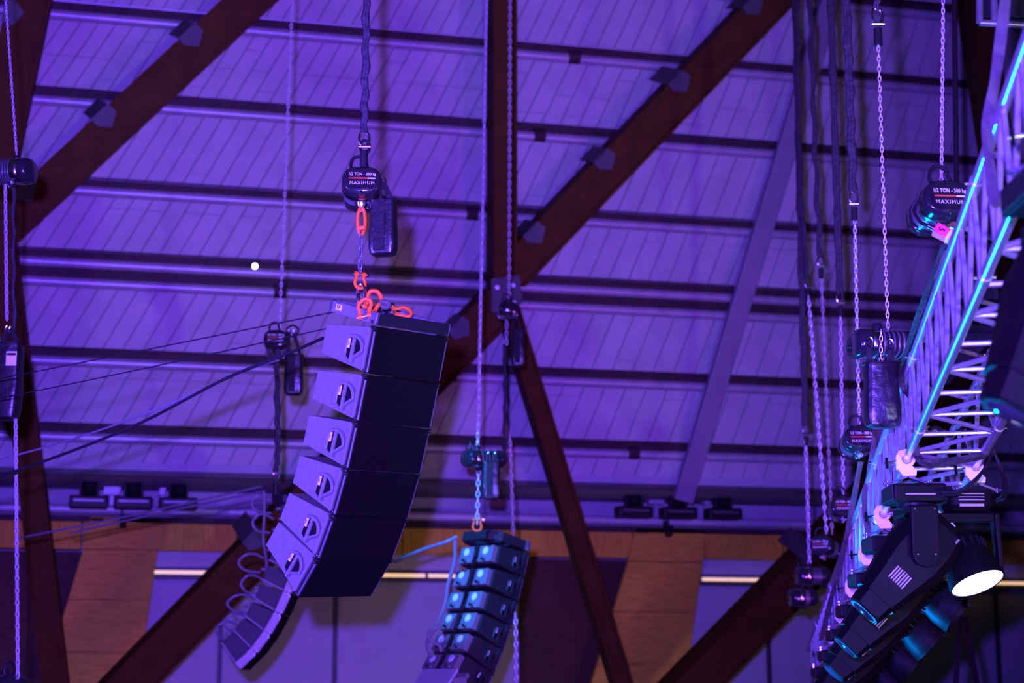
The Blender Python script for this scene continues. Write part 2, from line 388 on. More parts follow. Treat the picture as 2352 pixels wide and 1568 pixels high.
# fixtures on the ledge
def ledge_light(px, dy, label):
    b = PY(px, 1190+dy, 27.72); t = thing('ledge_spotlight', label, 'spotlight', b, 'ledge lights'); s = .0072
    part('base', MB().box((0, 0, .10), (.60, .34, .20)), 'black', t, 0, .03)
    part('base_stripe', MB().box((0, -.175, .12), (.46, .012, .03)), 'rig', t, 0)
    for q in (-1, 1): part('yoke_arm', MB().box((q*.135, 0, .33), (.035, .16, .30)), 'black', t, 0, .01)
    part('head', MB().lathe([(.09, -.20), (.125, -.17), (.125, .05), (.105, .16), (.06, .20)], (0, 0, .40), (0, .3, 1), 14), 'black', t)
    part('lens', MB().cyl((0, .06, .59), (0, .066, .605), .07, 12), 'lensoff', t)
    return t
for g, (dx, dy, side) in enumerate(((0, -22, 'left'), (PER, 0, 'right'))):
    for px, w in ((203, 'leftmost'), (305, 'middle'), (408, 'rightmost')):
        ledge_light(px+dx, dy+(px-203)*.02, f'{w} black spotlight of the three on the {side} ledge')
    for px, sc, w in ((258, 1.0, 'wide'), (374, .45, 'narrow')):
        c = PY(px+dx, 1134+dy+6, 28.35)
        mb = MB().prism([c+V((-.15*sc, 0, -.13)), c+V((.15*sc-.03, 0, -.13)), c+V((.17*sc, 0, .13)), c+V((-.15*sc+.04, 0, .13))], (0, .22, 0))
        t = thing('junction_box', f'{w} pale box behind the {side} ledge spotlights', 'box', c+V((0, 0, -.13)))
        wpart('case', mb, 'ledge', t, 0, .01); wpart('foot', MB().box(c+V((0, .1, -.28)), (.05, .05, .32)), 'ledge', t, 0)
    c0, c1 = PY(150+dx, 1113+dy, 27.9), PY(455+dx, 1116+dy, 27.9)
    solo('light_bar', MB().cyl(c0, c1, .04, 10), 'bracket', f'dark bar above the {side} ledge spotlights', 'bar')
    c = PY(280+dx, 1212+dy, 27.75)
    t = thing('wall_camera', f'small black device on the wood wall below the {side} ledge spotlights', 'camera', c)
    wpart('mount', MB().box(c+V((0, .06, .06)), (.05, .2, .14)), 'black', t, 0); wpart('body', MB().obox(c+V((.02, -.05, -.06)), (.055, 0, 0), (0, .09, -.03), (0, .03, .07)), 'black', t, 0, .01)

# ================================================================== LINE ARRAYS
def yawframe(yaw, roll=0.):
    n = -HF*math.cos(yaw)+RT*math.sin(yaw); w = RT*math.cos(yaw)+HF*math.sin(yaw)
    return n, w*math.cos(roll)+UP*math.sin(roll), UP*math.cos(roll)-w*math.sin(roll)
def boxmat(q, n, w, up, pit):
    c, s = math.cos(pit), math.sin(pit); nn = n*c-up*s; uu = up*c+n*s
    return frame(q, w, -nn, uu), nn, uu
def cabinet(M, label, group, fw, fh, dp, tap, rh, style='side', cm='cab'):
    """speaker cabinet, local: x across the front, y into the depth, z down from the front top edge"""
    t = thing('line_array_speaker', label, 'speaker', M, group)
    y0 = .05
    t0, b0 = -tap*y0/dp, -fh+(fh-tap-rh)*y0/dp
    hx, hz, ha = dp*.36, -fh*.56, fh*.34          # handle centre on the side panel
    side = lambda x: [V((x, y0, t0-.004)), V((x, dp, -tap)), V((x, dp, -tap-rh)), V((x, y0, b0+.004))]
    body = part('body', MB().prism([p+V((.012, 0, 0)) for p in side(0)], (fw-.024, 0, 0)), cm, t, 0, .006)
    # left side cheek with a D-shaped handle opening
    poly = side(0)[:]; cx, cz = hx, hz
    op = [(cx-.052*dp/.47, cz+.012)]
    def hole(sc):
        pts = []
        for i in range(17):
            a = math.radians(-78)+math.radians(258)*i/16
            pts.append((cx+.095*dp/.472*sc*max(-.72, -math.cos(a))*-1*1.0, cz+fh*.29*sc*math.sin(a)))
        return pts
    H_ = hole(1.0)
    if style != 'plain':
        cav = MB().prism([V((-.002, y, z)) for y, z in hole(.80)], (.008, 0, 0)); part('handle_cup', cav, 'matblack', t, 0)
        ringp = [V((-.006, y, z)) for y, z in hole(.92)]
        hd = part('handle', MB().tube(ringp, .011, 6, closed=True), cm, t)
        zc = cz; yb = cx-.005
        part('grip_bar', MB().obox((-.010, yb, zc), (.009, 0, 0), (0, .011, 0), (0, 0, fh*.30)), cm, hd, 0, .004)
        lb = part('sticker', MB().box((-.005, cx+.045*dp/.47, cz+.03), (.004, .026, .062)), 'tag', hd, 0, 0)
        part('sticker_print', MB().box((-.0075, cx+.045*dp/.47, cz+.03), (.001, .012, .030)), 'grey', lb if False else hd, 0, 0)
    else:
        p0, p1 = V((.0, dp, -tap-rh)), V((.0, y0+.05, b0+.006)); part('wedge_bar', MB().tube([p0, p1], .012, 6), 'cableg', t)
        part('front_strip', MB().box((-.004, .055, -fh/2), (.012, .075, fh-.012)), 'grey', t, 0, .004)
        part('connector', MB().cyl((.05, dp-.01, -tap-.04), (.02, dp+.05, -tap-.06), .016, 8), 'cableg', t)
    part('edge_strip', MB().box((.004, y0+.006, (t0+b0)/2), (.022, .024, abs(b0-t0)-.02)), cm, t, 0, .003)
    # rigging rail between cheek and grille
    part('rail', MB().box((.022, .028, -fh/2), (.03, .03, fh-.008)), 'black', t, 0)
    part('link_bar', MB().box((.006, .012, -fh/2-.012), (.012, .012, fh-.05)), 'rig', t, 0, .002)
    for z, yy in ((-.012, .032), (-.030, .014), (-fh+.02, .030)):
        part('pin', MB().cyl((-.012, yy, z), (.02, yy, z), .010, 8), 'chrome', t)
    part('link_bar', MB().box((fw-.006, .012, -fh/2-.012), (.012, .012, fh-.05)), 'rig', t, 0, .002)
    for z in (-.012, -.030): part('pin', MB().cyl((fw-.01, .02, z), (fw+.018, .02, z), .008, 8), 'chrome', t)
    part('grille', MB().box((fw/2, .012, -fh/2), (fw-.03, .024, fh-.008)), 'grille', t, 0, .004)
    if style == 'rear':
        for x in (fw*.24, fw*.76):
            zc = -tap-rh*.5
            cp = part('connector_panel', MB().box((x, dp+.035, zc), (fw*.36, .07, rh*.9)), 'cab', t, 0, .008)
            part('lamp_window' if False else 'display', MB().lathe([(.0005, .0), (.045, .001), (.042, .008), (.0005, .01)], (x, dp+.071, zc+.03), (0, 1, 0), 12), 'tag', cp)
            part('connector', MB().cyl((x-.02, dp+.07, zc-rh*.3), (x-.02, dp+.12, zc-rh*.36), .02, 8), 'chrome', cp)
        part('spine', MB().box((fw/2, dp+.03, -tap-rh/2), (.05, .09, rh)), 'black', t, 0, .004)
        for z in (-tap-.03, -tap-rh+.03): part('pin', MB().cyl((fw/2-.05, dp+.06, z), (fw/2+.05, dp+.06, z), .014, 8), 'chrome', t)
    return t
def line_array(q0, yaw, roll, pits, group, labels, dims, style='side', cm='cab'):
    fw, fh, dp, tap, rh = dims; n, w, up = yawframe(yaw, roll); q = V(q0); out = []
    for k, pt in enumerate(pits):
        M, nn, uu = boxmat(q, n, w, up, pt)
        out.append((cabinet(M, labels[k], group, fw, fh, dp, tap, rh, style, cm), M)); q = q-uu*fh
    return out, q
def bumper(q, yaw, roll, pit, fw, d, h, label, sticker=False, bm_='cab'):
    n, w, up = yawframe(yaw, roll); M, nn, uu = boxmat(q, n, w, up, pit); t = thing('flying_frame', label, 'frame', M)
    th = .03; ch = (.10, .15)
    part('front_beam', MB().box((fw/2, .02, h/2), (fw-.02, .04, h)), 'black', t, 0, .004)
    for s in (0, 1):
        x = 0 if s == 0 else fw; sg = 1 if s == 0 else -1
        part('side_rail', MB().box((x+sg*th/2, .055+d/2, h/2), (th, d-.04, h)), bm_, t, 0, .006)
        a, b = V((x+sg*th/2, d+.03, h/2)), V((x+sg*ch[0], d+ch[1], h/2)); dd = (b-a)/2
        part('rail_end', MB().obox((a+b)/2, dd, V((-dd.y, dd.x, 0)).normalized()*th/2, (0, 0, h/2)), bm_, t, 0, .004)
        part('corner_plate', MB().box((x+sg*.02, .035, h*.5), (.05, .06, h*1.05)), 'rig', t, 0, .004)
        part('pin', MB().cyl((x-sg*.015, .03, h*.2), (x+sg*.02, .03, h*.2), .012, 8), 'chrome', t)
    part('rear_beam', MB().box((fw/2, d+ch[1], h/2), (fw-2*ch[0], th, h)), bm_, t, 0, .004)
    part('centre_beam', MB().box((fw/2, (d+ch[1])/2+.02, h*.55), (.06, d+ch[1]-.03, h*.7)), 'black', t, 0, .004)
    for y in (d*.35, d*.72): part('cross_bar', MB().box((fw/2, y, h*.45), (fw-.06, .035, h*.5)), bm_, t, 0, .004)
    for i in range(7): part('hole_rim', MB().cyl((fw/2-.035, .10+i*(d-.05)/6, h*.75), (fw/2-.028, .10+i*(d-.05)/6, h*.75), .014, 8), 'rig', t)
    if sticker:
        st = part('sticker', MB().box((-.003, d-.03, h*.55), (.003, .055, .038)), 'tag', t, 0)
        text_mesh('SP', .036, lambda x, y, z: V((-.0055-z, d-.03-x, h*.55+y)), 'black', t, 'lettering')
    return t, M
ORD = ['topmost', 'second', 'third', 'fourth', 'fifth', 'sixth', 'seventh', 'eighth']
R_ = math.radians
# front array
Q1 = P(864.7, 748.4, 10.695); YW1, RL1 = R_(49.2), .0441
lab1 = [f'{ORD[k]} speaker from the top in the large front line array' if k else 'topmost speaker in the large front line array, under the frame' for k in range(5)]+['lowest speaker in the large front line array, tilted steeply down']
D1 = (.67, .31, .472, .061, .19)
A1, e1 = line_array(Q1, YW1, RL1, [R_(a) for a in (16.4, 17.1, 18.8, 23.5, 29.6, 41.2)], 'speakers of the front line array', lab1, D1)
n1, w1, u1 = yawframe(YW1, RL1)
B1, MB1 = bumper(Q1+u1*.006, YW1, RL1, R_(19), .67, .40, .075, 'violet lit flying frame with a white sticker on top of the front array', True)
# far left array (behind the front one)
YW2 = R_(90); D2 = (.60, .232, .34, .03, .155)
Q2 = P(722, 1162, 17.6)
lab2 = [f'{ORD[k]} speaker from the top in the small array behind the front one' for k in range(7)]+['lowest speaker in the small array behind the front one']
A2, e2 = line_array(Q2, YW2, 0, [R_(a) for a in (9, 11, 14, 18, 23, 28, 36, 46)], 'speakers of the rear left line array', lab2, D2, 'plain', 'cab_shade')
n2, w2, u2 = yawframe(YW2)
B2, MB2 = bumper(Q2+u2*.02, YW2, 0, R_(4), .60, .30, .08, 'dark flying frame on the array hidden behind the front one', bm_='cab_shade')
# middle array seen from behind
YW3 = R_(128); D3 = (.66, .275, .40, .04, .20)
Q3 = P(1217, 1270, 18.5)
lab3 = [f'{ORD[k]} speaker from the top in the middle array seen from behind' for k in range(6)]
A3, e3 = line_array(Q3, YW3, 0, [R_(a) for a in (15, 17, 19, 23, 27, 32)], 'speakers of the middle line array', lab3, D3, 'rear', 'cab_shade')
n3, w3, u3 = yawframe(YW3)
B3, MB3 = bumper(Q3+u3*.02, YW3, 0, R_(14), .66, .36, .10, 'blue lit flying frame on top of the middle array seen from behind', bm_='cab_shade')
# tail plate of the middle array
Mt = A3[-1][1]
t = thing('tail_frame', 'bright violet tail plate at the foot of the middle array', 'frame', Mt @ Matrix.Translation((0, .40, -.275)))
part('plate', MB().obox((.16, .14, -.16), (.30, 0, 0), (0, .02, -.16), (0, .012, .002)), 'ledge', t, 0, .004)
for x in (-.14, .46): part('side_bar', MB().obox((x, .05, -.09), (.02, 0, 0), (0, .07, -.05), (0, .02, .03)), 'cab', t, 0, .004)
part('cross_bar', MB().box((.16, .0, 0), (.66, .04, .05)), 'cab', t, 0, .004)

# ================================================================== HOISTS, BAGS, SLINGS
def stad(hw, hh, n=28, p=2.6):
    return [(hw*math.copysign(abs(math.cos(a))**(2/p), math.cos(a)), hh*math.copysign(abs(math.sin(a))**(2/p), math.sin(a))) for a in [2*math.pi*k/n for k in range(n)]]
def hoist(M, label, s=1., top=None, bottom=None, lettered=True, plug=False, cap_h=.098, length=.34, group='chain hoists', ch_pitch=.034, chain_r=.0062, bot_m='zinc', ring=True):
    """local: cap faces -y, x right, z up; origin at the middle of the cap"""
    t = thing('chain_hoist', label, 'hoist', M, group)
    def loft(prof, m, name, par=t):
        return part(name, MB().rings([[V((x*k, y, z*k+dz)) for x, z in stad(.128, cap_h)] for k, y, dz in prof]), m, par, 50)
    loft([(.86, -.004, 0), (.97, .008, 0), (1.0, .03, 0), (1.0, .075, 0)], 'gloss', 'end_cap')
    loft([(.985, .075, 0), (1.03, .085, 0), (1.03, .115, 0), (.985, .125, 0)], 'chrome', 'band')
    loft([(.96, .125, 0), (.96, length-.08, 0)], 'gloss', 'body')
    loft([(1.0, length-.08, 0), (1.0, length-.03, 0), (.80, length, 0)], 'gloss', 'motor_cover')
    for k in range(5):
        y = .14+k*(length-.25)/5; loft([(.975, y, 0), (.995, y+.006, 0), (.975, y+.012, 0)], 'rig', 'cooling_rib')
    for x, z in ((.0, cap_h*.9), (0, -cap_h*.9), (-.105, 0)): part('screw', MB().cyl((x, -.006, z), (x, .01, z), .006, 8), 'chrome', t)
    if lettered:
        pl = part('label_plate', MB().rings([[V((x*k, y, z*k)) for x, z in stad(.104, .070, 28, 4)] for k, y in ((1, -.0075), (1, -.003))]), 'black', t, 0)
        f = lambda dx, dz: (lambda x, y, z: V((x+dx, -.0082-z, y+dz)))
        text_mesh('1/2 TON - 500 kg', .030, f(.002, .032), 'white', pl, 'lettering', .172)
        text_mesh('MAXIMUM', .030, f(.002, -.032), 'white', pl, 'lettering', .155)
        part('stripe', MB().box((-.022, -.0085, .002), (.118, .001, .009)), 'red', pl, 0)
        part('stripe_end', MB().box((.062, -.0085, .002), (.050, .001, .009)), 'white', pl, 0)
    if ring:
        mb = MB(); c = V((-.025, .05, cap_h+.045)); pts = [(-.046, -.045), (-.050, -.01), (-.034, .034), (0, .050), (.036, .036), (.050, 0), (.052, -.045)]
        mb.tube(curve([c+V((x, .0, z)) for x, z in pts]+[c+V((-.046, 0, -.045))], 4), .011, 7); part('carry_handle', mb, 'black', t)
    part('chain_guide', MB().lathe([(.034, 0), (.034, .03), (.022, .055)], (.02, .14, cap_h*.85), (0, 0, 1), 12), 'black', t)
    part('load_guide', MB().lathe([(.045, 0), (.036, -.03), (.020, -.05)], (-.005, .16, -cap_h*.85), (0, 0, 1), 12), 'chrome', t)
    Mi = MATS[t.name].inverted()
    if top is not None:
        a = V((.02, .14, cap_h+.02)); part('load_chain', chain(MB(), a, Mi @ V(top), ch_pitch, chain_r, chain_r*2.05), 'zinc', t)
    if bottom is not None:
        a = V((-.005, .16, -cap_h-.02)); b = Mi @ V(bottom); part('hook_chain', chain(MB(), a, b, ch_pitch*1.15, chain_r*1.15, chain_r*2.4), bot_m, t)
    if plug:
        pts = curve([(-.125, .10, .02), (-.165, .08, -.05), (-.150, .04, -.13), (-.125, .01, -.160)], 6)
        cb = part('power_cable', MB().tube(pts, .009, 8), 'cable', t)
        d = V((.6, -.2, -.45)).normalized(); a = V((-.125, .01, -.160)); u = V((0, 1, 0)).cross(d).normalized(); w = d.cross(u)
        pg = part('plug', MB().cyl(a, a+d*.04, .014, 10), 'chrome', t)
        part('plug_body', MB().obox(a+d*.075, d*.036, u*.030, w*.026), 'pink', t, 0, .003, 'pink taped plug shell')
        part('plug_band', MB().obox(a+d*.122, d*.010, u*.032, w*.028), 'white', pg, 0, .002)
        part('socket', MB().obox(a+d*.165, d*.034, u*.034, w*.030), 'grey', t, 0, .004)
        text_mesh('5', .045, lambda x, y, z: a+d*.075-w*(.0275+z)+u*x+d*y, 'black', pg, 'lettering')
        part('latch_bolt', MB().cyl((.01, .0, -cap_h-.058), (.01, .04, -cap_h-.058), .022, 6), 'brass', t)
    return t
def up_frame(o, yaw=0., tilt=0., roll=0.):
    x = RT*math.cos(yaw)+HF*math.sin(yaw); y = -RT*math.sin(yaw)+HF*math.cos(yaw); z = UP
    y, z = y*math.cos(tilt)+z*math.sin(tilt), z*math.cos(tilt)-y*math.sin(tilt)
    x, z = x*math.cos(roll)+z*math.sin(roll), z*math.cos(roll)-x*math.sin(roll)
    return frame(o, x, y, z)
def bag(topc, label, w=.18, h=.38, d=.13, hang=None, strap=True, group='chain bags', yaw=0.):
    """chain bag of stiff cloth, topc is the middle of its mouth"""
    M = up_frame(topc, yaw); t = thing('chain_bag', label, 'bag', M, group)
    rs_ = []
    for z, kx, ky in ((0, 1, 1), (-.02, 1.02, 1.03), (-.3*h, .97, .95), (-.62*h, 1.0, 1.03), (-.86*h, .98, 1.0), (-.97*h, .86, .85), (-h, .62, .6)):
        rs_.append([V((x*w/2*kx+.004*math.sin(9*z+x*5), y*d/2*ky*(1+.05*math.sin(7*x+30*z)), z)) for x, y in [(a, b) for a, b in stad(1, 1, 24, 5)]])
    part('sack', MB().rings(rs_), 'nylon', t, 35)
    torus(r := MB(), (0, 0, -.004), (1, 0, 0), (0, 1, 0), w*.50, d*.50, .009, 20, 6); part('rim', r, 'fabric', t)
    if strap: part('webbing', MB().obox((-.012, -d/2-.004, -h*.48), (.036, 0, 0), (0, .005, .0), (0, 0, h*.46)), 'fabric', t, 0, .003)
    Mi = M.inverted()
    if hang is not None:
        for hx, hp in zip((-1, 1), hang):
            a = V((hx*w*.34, 0, -.02)); b = Mi @ V(hp); mid = (a+b)/2
            dd = (b-a).normalized(); s = dd.cross(V((0, 1, 0))).normalized()
            part('hanger', MB().obox(mid, (b-a)/2, s*.018, V((0, .004, 0))), 'fabric', t, 0)
            rg = MB(); torus(rg, b, (1, 0, 0), (0, 0, 1), .018, .03, .005, 14, 5); part('snap_hook', rg, 'chrome', t)
    return t
def sling(label, pts, r=.028, wob=.006, lit=None, m='sling', name='round_sling', fit=True):
    """two-legged cloth sling ending in a shackle"""
    r *= .66
    t = thing(name, label, 'sling', pts[0])
    c = curve(pts, 14); rad = [r*(1+.16*math.sin(i*1.7)+.12*math.sin(i*.61)) for i in range(len(c))]
    c = [p+RT*wob*math.sin(i*.9)+UP*0 for i, p in enumerate(c)]
    wpart('sleeve', MB().tube([p-RT*r*.55 for p in c], rad, 8), m, t, 60)
    wpart('sleeve', MB().tube([p+RT*r*.55-HF*r*.3 for p in c], rad, 8), m, t, 60)
    if fit:
        e = V(pts[-1]); mb = MB(); torus(mb, e-UP*.05, RT, UP, .032, .055, .010, 14, 6); wpart('shackle', mb, 'chrome', t)
        wpart('bolt', MB().cyl(e-UP*.10-RT*.036, e-UP*.10+RT*.042, .012, 8), 'chrome', t)
        wpart('stop_sleeve', MB().cyl(e-UP*.13, e-UP*.24, .026, 10), 'black', t)
    return t
def bow_shackle(label, c, u, w, s=1., m='orange', group='orange shackles'):
    """bow in the plane (u across, w along), pin across the mouth"""
    c, u, w = V(c), V(u).normalized(), V(w).normalized()
    t = thing('bow_shackle', label, 'shackle', c, group); mb = MB()
    pts = [c+u*.030*s-w*.055*s, c+u*.032*s-w*.02*s]+[c+u*(.042*s*math.cos(a))+w*(.012*s+.042*s*math.sin(a)) for a in [math.radians(k) for k in (0, 40, 90, 140, 180)]]+[c-u*.032*s-w*.02*s, c-u*.030*s-w*.055*s]
    mb.tube(curve(pts, 4), .0125*s, 8); wpart('bow', mb, m, t)
    for q in (-1, 1): wpart('eye', MB().cyl(c+u*q*.030*s-w*.055*s-u*.010*s, c+u*q*.030*s-w*.055*s+u*.010*s, .020*s, 10), m, t)
    wpart('pin', MB().cyl(c-u*.052*s-w*.055*s, c+u*.056*s-w*.055*s, .011*s, 8), 'brass', t)
    wpart('nut', MB().cyl(c+u*.050*s-w*.055*s, c+u*.070*s-w*.055*s, .018*s, 6), 'chrome', t)
    return t
# --- front array rig
D_ = 10.45
S1 = [PH(842, -70, D_), PH(841, 60, D_), PH(839, 200, D_), PH(837, 302, D_)]
sling('crumpled black round sling above the hoist of the front array', S1, .024)
hoist(up_frame(PH(831, 411, D_), R_(3), R_(-13)), 'lettered chain hoist above the front array, with chain bag beside it', top=PH(838, 345, D_+.1), bottom=PH(829, 484, D_+.1), length=.30)
wp = MB(); torus(wp, PH(838, 338, D_+.1), RT, UP, .03, .045, .011, 14, 6)
solo('hoist_hook', wp, 'black', 'black hook linking the front array sling to its hoist', 'hook')
bag(PH(882, 463, D_+.12), 'slack black chain bag hanging beside the front array hoist', .172, .36, .13, [PH(871, 414, D_+.12), PH(880, 418, D_+.12)], yaw=R_(-12))
# orange long link and shackles
t = thing('long_link', 'orange long link under the hoist of the front array', 'link', PH(830, 505, D_+.1), 'orange rigging')
mb = MB(); torus(mb, PH(830, 508, D_+.1), (RT+HF*.3).normalized(), UP, .025, .09, .011, 18, 8); wpart('ring', mb, 'orange', t)
wpart('coupling', MB().cyl(PH(824, 524, D_+.08), PH(838, 522, D_+.08), .018, 10), 'orange', t)
ch = MB(); chain(ch, PH(829, 532, D_+.1), PH(827, 632, D_+.1), .05, .010, .019)
solo('steel_chain', ch, 'rig', 'short dark steel chain between the orange link and the frame shackle', 'chain')
bow_shackle('upright orange shackle at the lower end of the dark chain', PH(827, 646, D_+.1), (RT+HF*.6), -UP, .85)
ch = MB(); torus(ch, PH(829, 672, D_+.1), (RT-HF*.4).normalized(), UP, .026, .055, .011, 16, 6); torus(ch, PH(823, 690, D_+.1), HF, UP, .024, .05, .010, 16, 6)
solo('shackle_ring', ch, 'chrome', 'bright steel rings under the upright orange shackle', 'ring')
def onf(x, y, z): return MB1 @ V((x, y, z))
nx, ny, nz = w1, (MB1.to_3x3() @ V((0, 1, 0))), (MB1.to_3x3() @ V((0, 0, 1)))
bow_shackle('orange shackle standing at the left on the front flying frame', P(838, 706, 10.75), (RT*.8+UP*.2), UP, 1.0)
bow_shackle('large orange shackle arching over the middle of the front frame', P(858, 690, 10.85), (RT*.8-UP*.5), (UP+RT*.4), 1.15)
bow_shackle('orange shackle lying at the right end on the front flying frame', P(926, 716, 10.95), (nz*.5+ny*.6), RT, .9)
solo('sling_bundle', MB().tube(curve([P(872, 697, 10.8), P(882, 692, 10.8), P(893, 698, 10.8), P(888, 706, 10.8), P(876, 702, 10.8)], 4), .016, 8), 'strap', 'grey webbing knot on the front flying frame', 'strap')
# --- far left array rig
D2_ = 17.3
hoist(up_frame(PH(633, 776, D2_), R_(2), R_(-10)), 'violet gleaming chain hoist left of the front array', top=PH(674, -70, D2_), bottom=None, length=.42, ch_pitch=.055, chain_r=.010)
bag(PH(676, 816, D2_+.1), 'black chain bag below the hoist left of the front array', .19, .42, .16, [PH(664, 762, D2_+.1), PH(676, 765, D2_+.1)])
mb = MB(); torus(mb, PH(672, 760, D2_), RT, UP, .06, .06, .012, 16, 6)
solo('ring_handle', mb, 'black', 'dark ring beside the hoist left of the front array', 'ring')
sling('black sling from the left hoist down to its hidden frame', [PH(636, 796, D2_+.12), PH(637, 930, D2_), PH(638, 1020, D2_), PH(634, 1082, D2_)], .03)
# --- middle array rig
D3_ = 18.2
hoist(up_frame(PH(1070, 1052, D3_), R_(-58), R_(2)), 'cyan lit chain hoist above the middle array', top=PH(1119, -70, D3_), bottom=PH(1096, 1204, D3_), length=.46, ch_pitch=.06, chain_r=.012, lettered=False)
bag(PH(1128, 1062, D3_), 'black chain bag with cyan lit flank above the middle array', .20, .40, .16, [PH(1118, 1036, D3_), PH(1134, 1036, D3_)])
bow_shackle('small shackle on the frame of the middle array', PH(1096, 1206, D3_), RT, -UP, 1.1)
# --- hoist at the roof node
D4_ = 21.0
hoist(up_frame(PH(1168, 708, D4_), R_(6), R_(4)), 'dark chain hoist hanging in front of the roof node', top=PH(1172, -70, D4_), bottom=PH(1163, 790, D4_), length=.40, ch_pitch=.07, chain_r=.014, lettered=False)
bag(PH(1190, 758, D4_), 'narrow black chain bag below the roof node', .17, .46, .14, [PH(1180, 728, D4_), PH(1188, 728, D4_)])
sling('thin dark sling below the roof node hoist', [PH(1158, 790, D4_), PH(1160, 900, D4_), PH(1158, 1000, D4_)], .022)
ch = MB(); chain(ch, PH(1171, 1000, D4_), PH(1179, 1230, D4_), .08, .013, .027, 8, 4)
solo('thin_chain', ch, 'zinc', 'thin violet chain dropping behind the middle array frame', 'chain')
# --- left picture edge
D5_ = 13.0
hoist(up_frame(PH(72, 392, D5_), R_(80), R_(0)), 'dark chain hoist cut by the left picture edge', top=PH(8, -70, D5_), bottom=None, length=.36, lettered=False, ring=False)
ch = MB(); chain(ch, PH(12, 425, D5_), PH(16, 735, D5_), .05, .009, .018); solo('load_chain', ch, 'zinc', 'pale load chain running down the left picture edge', 'chain')
sling('black sling strap along the left picture edge', [PH(31, 430, D5_+.1), PH(31, 600, D5_+.1), PH(33, 790, D5_+.1)], .014, fit=False)
t = bag(PH(24, 790, D5_), 'large black bag with a white tag at the left picture edge', .20, .60, .20, [PH(18, 755, D5_), PH(26, 758, D5_)], strap=False)
wpart('tag_card', MB().obox(PH(26, 823, D5_-.13), RT*.040, HF*.002, UP*.055), 'tag', t, 0)
wpart('tag_print', MB().obox(PH(26, 813, D5_-.133), RT*.034, HF*.001, UP*.010), 'black', t, 0)
ch = MB(); chain(ch, PH(36, 960, D5_), PH(41, 1556, D5_), .055, .010, .020); solo('load_chain', ch, 'zinc', 'long violet chain hanging down to the bottom left corner', 'chain')
hoist(up_frame(PH(36, 1580, D5_), R_(60), 0), 'dark hoist just showing in the bottom left corner', length=.30, lettered=False)

# ================================================================== LIGHTING TRUSS
def vdir(x, y): return (RT*((x-W/2)/FPX)-CU*((y-H/2)/FPX)+FW).normalized()
TD = vdir(1650, 2067)
C1 = P(2080, 870, 9.75)                                   # a point on the upper left chord
TS = (RT-TD*RT.dot(TD)).normalized(); TU = TS.cross(TD).normalized(); TU = TU if TU.z > 0 else -TU
TW = .42
TRM = frame(C1, TD, TS, TU)
def tp(t, s=0., u=0.): return C1+TD*t+TS*s+TU*u           # along, right, up
T0, T1, STEP = -5.2, 11.2, .40
t = thing('lighting_truss', 'long aluminium box truss carrying the lights at right', 'truss', TRM)
for s, u in ((0, 0), (0, -TW), (TW, -TW), (TW, 0)):
    k = T0
    while k < T1-.01:
        e = min(k+2.4, T1)
        cpart = wpart('chord', MB().cyl(tp(k+.02, s, u), tp(e-.02, s, u), .0255, 14), 'alu', t)
        k = e
    k = T0+2.4
    while k < T1-.1:
        wpart('coupler', MB().cyl(tp(k-.05, s, u), tp(k+.05, s, u), .030, 12), 'alu', t)
        wpart('coupler_pin', MB().cyl(tp(k-.02, s-.045, u), tp(k-.02, s+.045, u), .009, 8), 'chrome', t); k += 2.4
brace = {}
def br(a, b, key):
    a, b = V(a), V(b)
    if key not in brace: brace[key] = mesh('brace', MB().cyl((0, 0, 0), (b-a).length*V((0, 0, 1)), .0135, 8), 'alu')
    d = (b-a).normalized(); x = (TD-d*TD.dot(d)); x = x.normalized() if x.length > .1 else d.orthogonal().normalized()
    Mx = frame(a, x, d.cross(x), d); link('brace', brace[key], t, TRM.inverted() @ Mx)
k = T0+.06; i = 0
while k < T1-STEP:
    br(tp(k, 0, 0), tp(k, 0, -TW), 'v'); br(tp(k+.03, 0, 0), tp(k+STEP-.03, 0, -TW), 'd')          # left face
    if i % 2: br(tp(k, 0, -TW), tp(k+STEP, TW, -TW), 'd2')                                           # bottom face zigzag
    else: br(tp(k+STEP, 0, -TW), tp(k, TW, -TW), 'd3')
    br(tp(k, 0, -TW), tp(k, TW, -TW), 'v2')
    br(tp(k, TW, 0), tp(k+STEP, TW, -TW), 'd4') if i % 2 else br(tp(k, TW, -TW), tp(k+STEP, TW, 0), 'd5')
    if i % 2: br(tp(k, 0, 0), tp(k+STEP, TW, 0), 'd6')
    k += STEP; i += 1
def tz(py, chord=0):                                      # truss coordinate of an image height on chord 1 or 2
    lo, hi = T0, T1+3
    for _ in range(40):
        m = (lo+hi)/2; q = tp(m, 0, -TW if chord else 0)-CAM; y = H/2-FPX*q.dot(CU)/q.dot(FW)
        if y < py: lo = m
        else: hi = m
    return lo

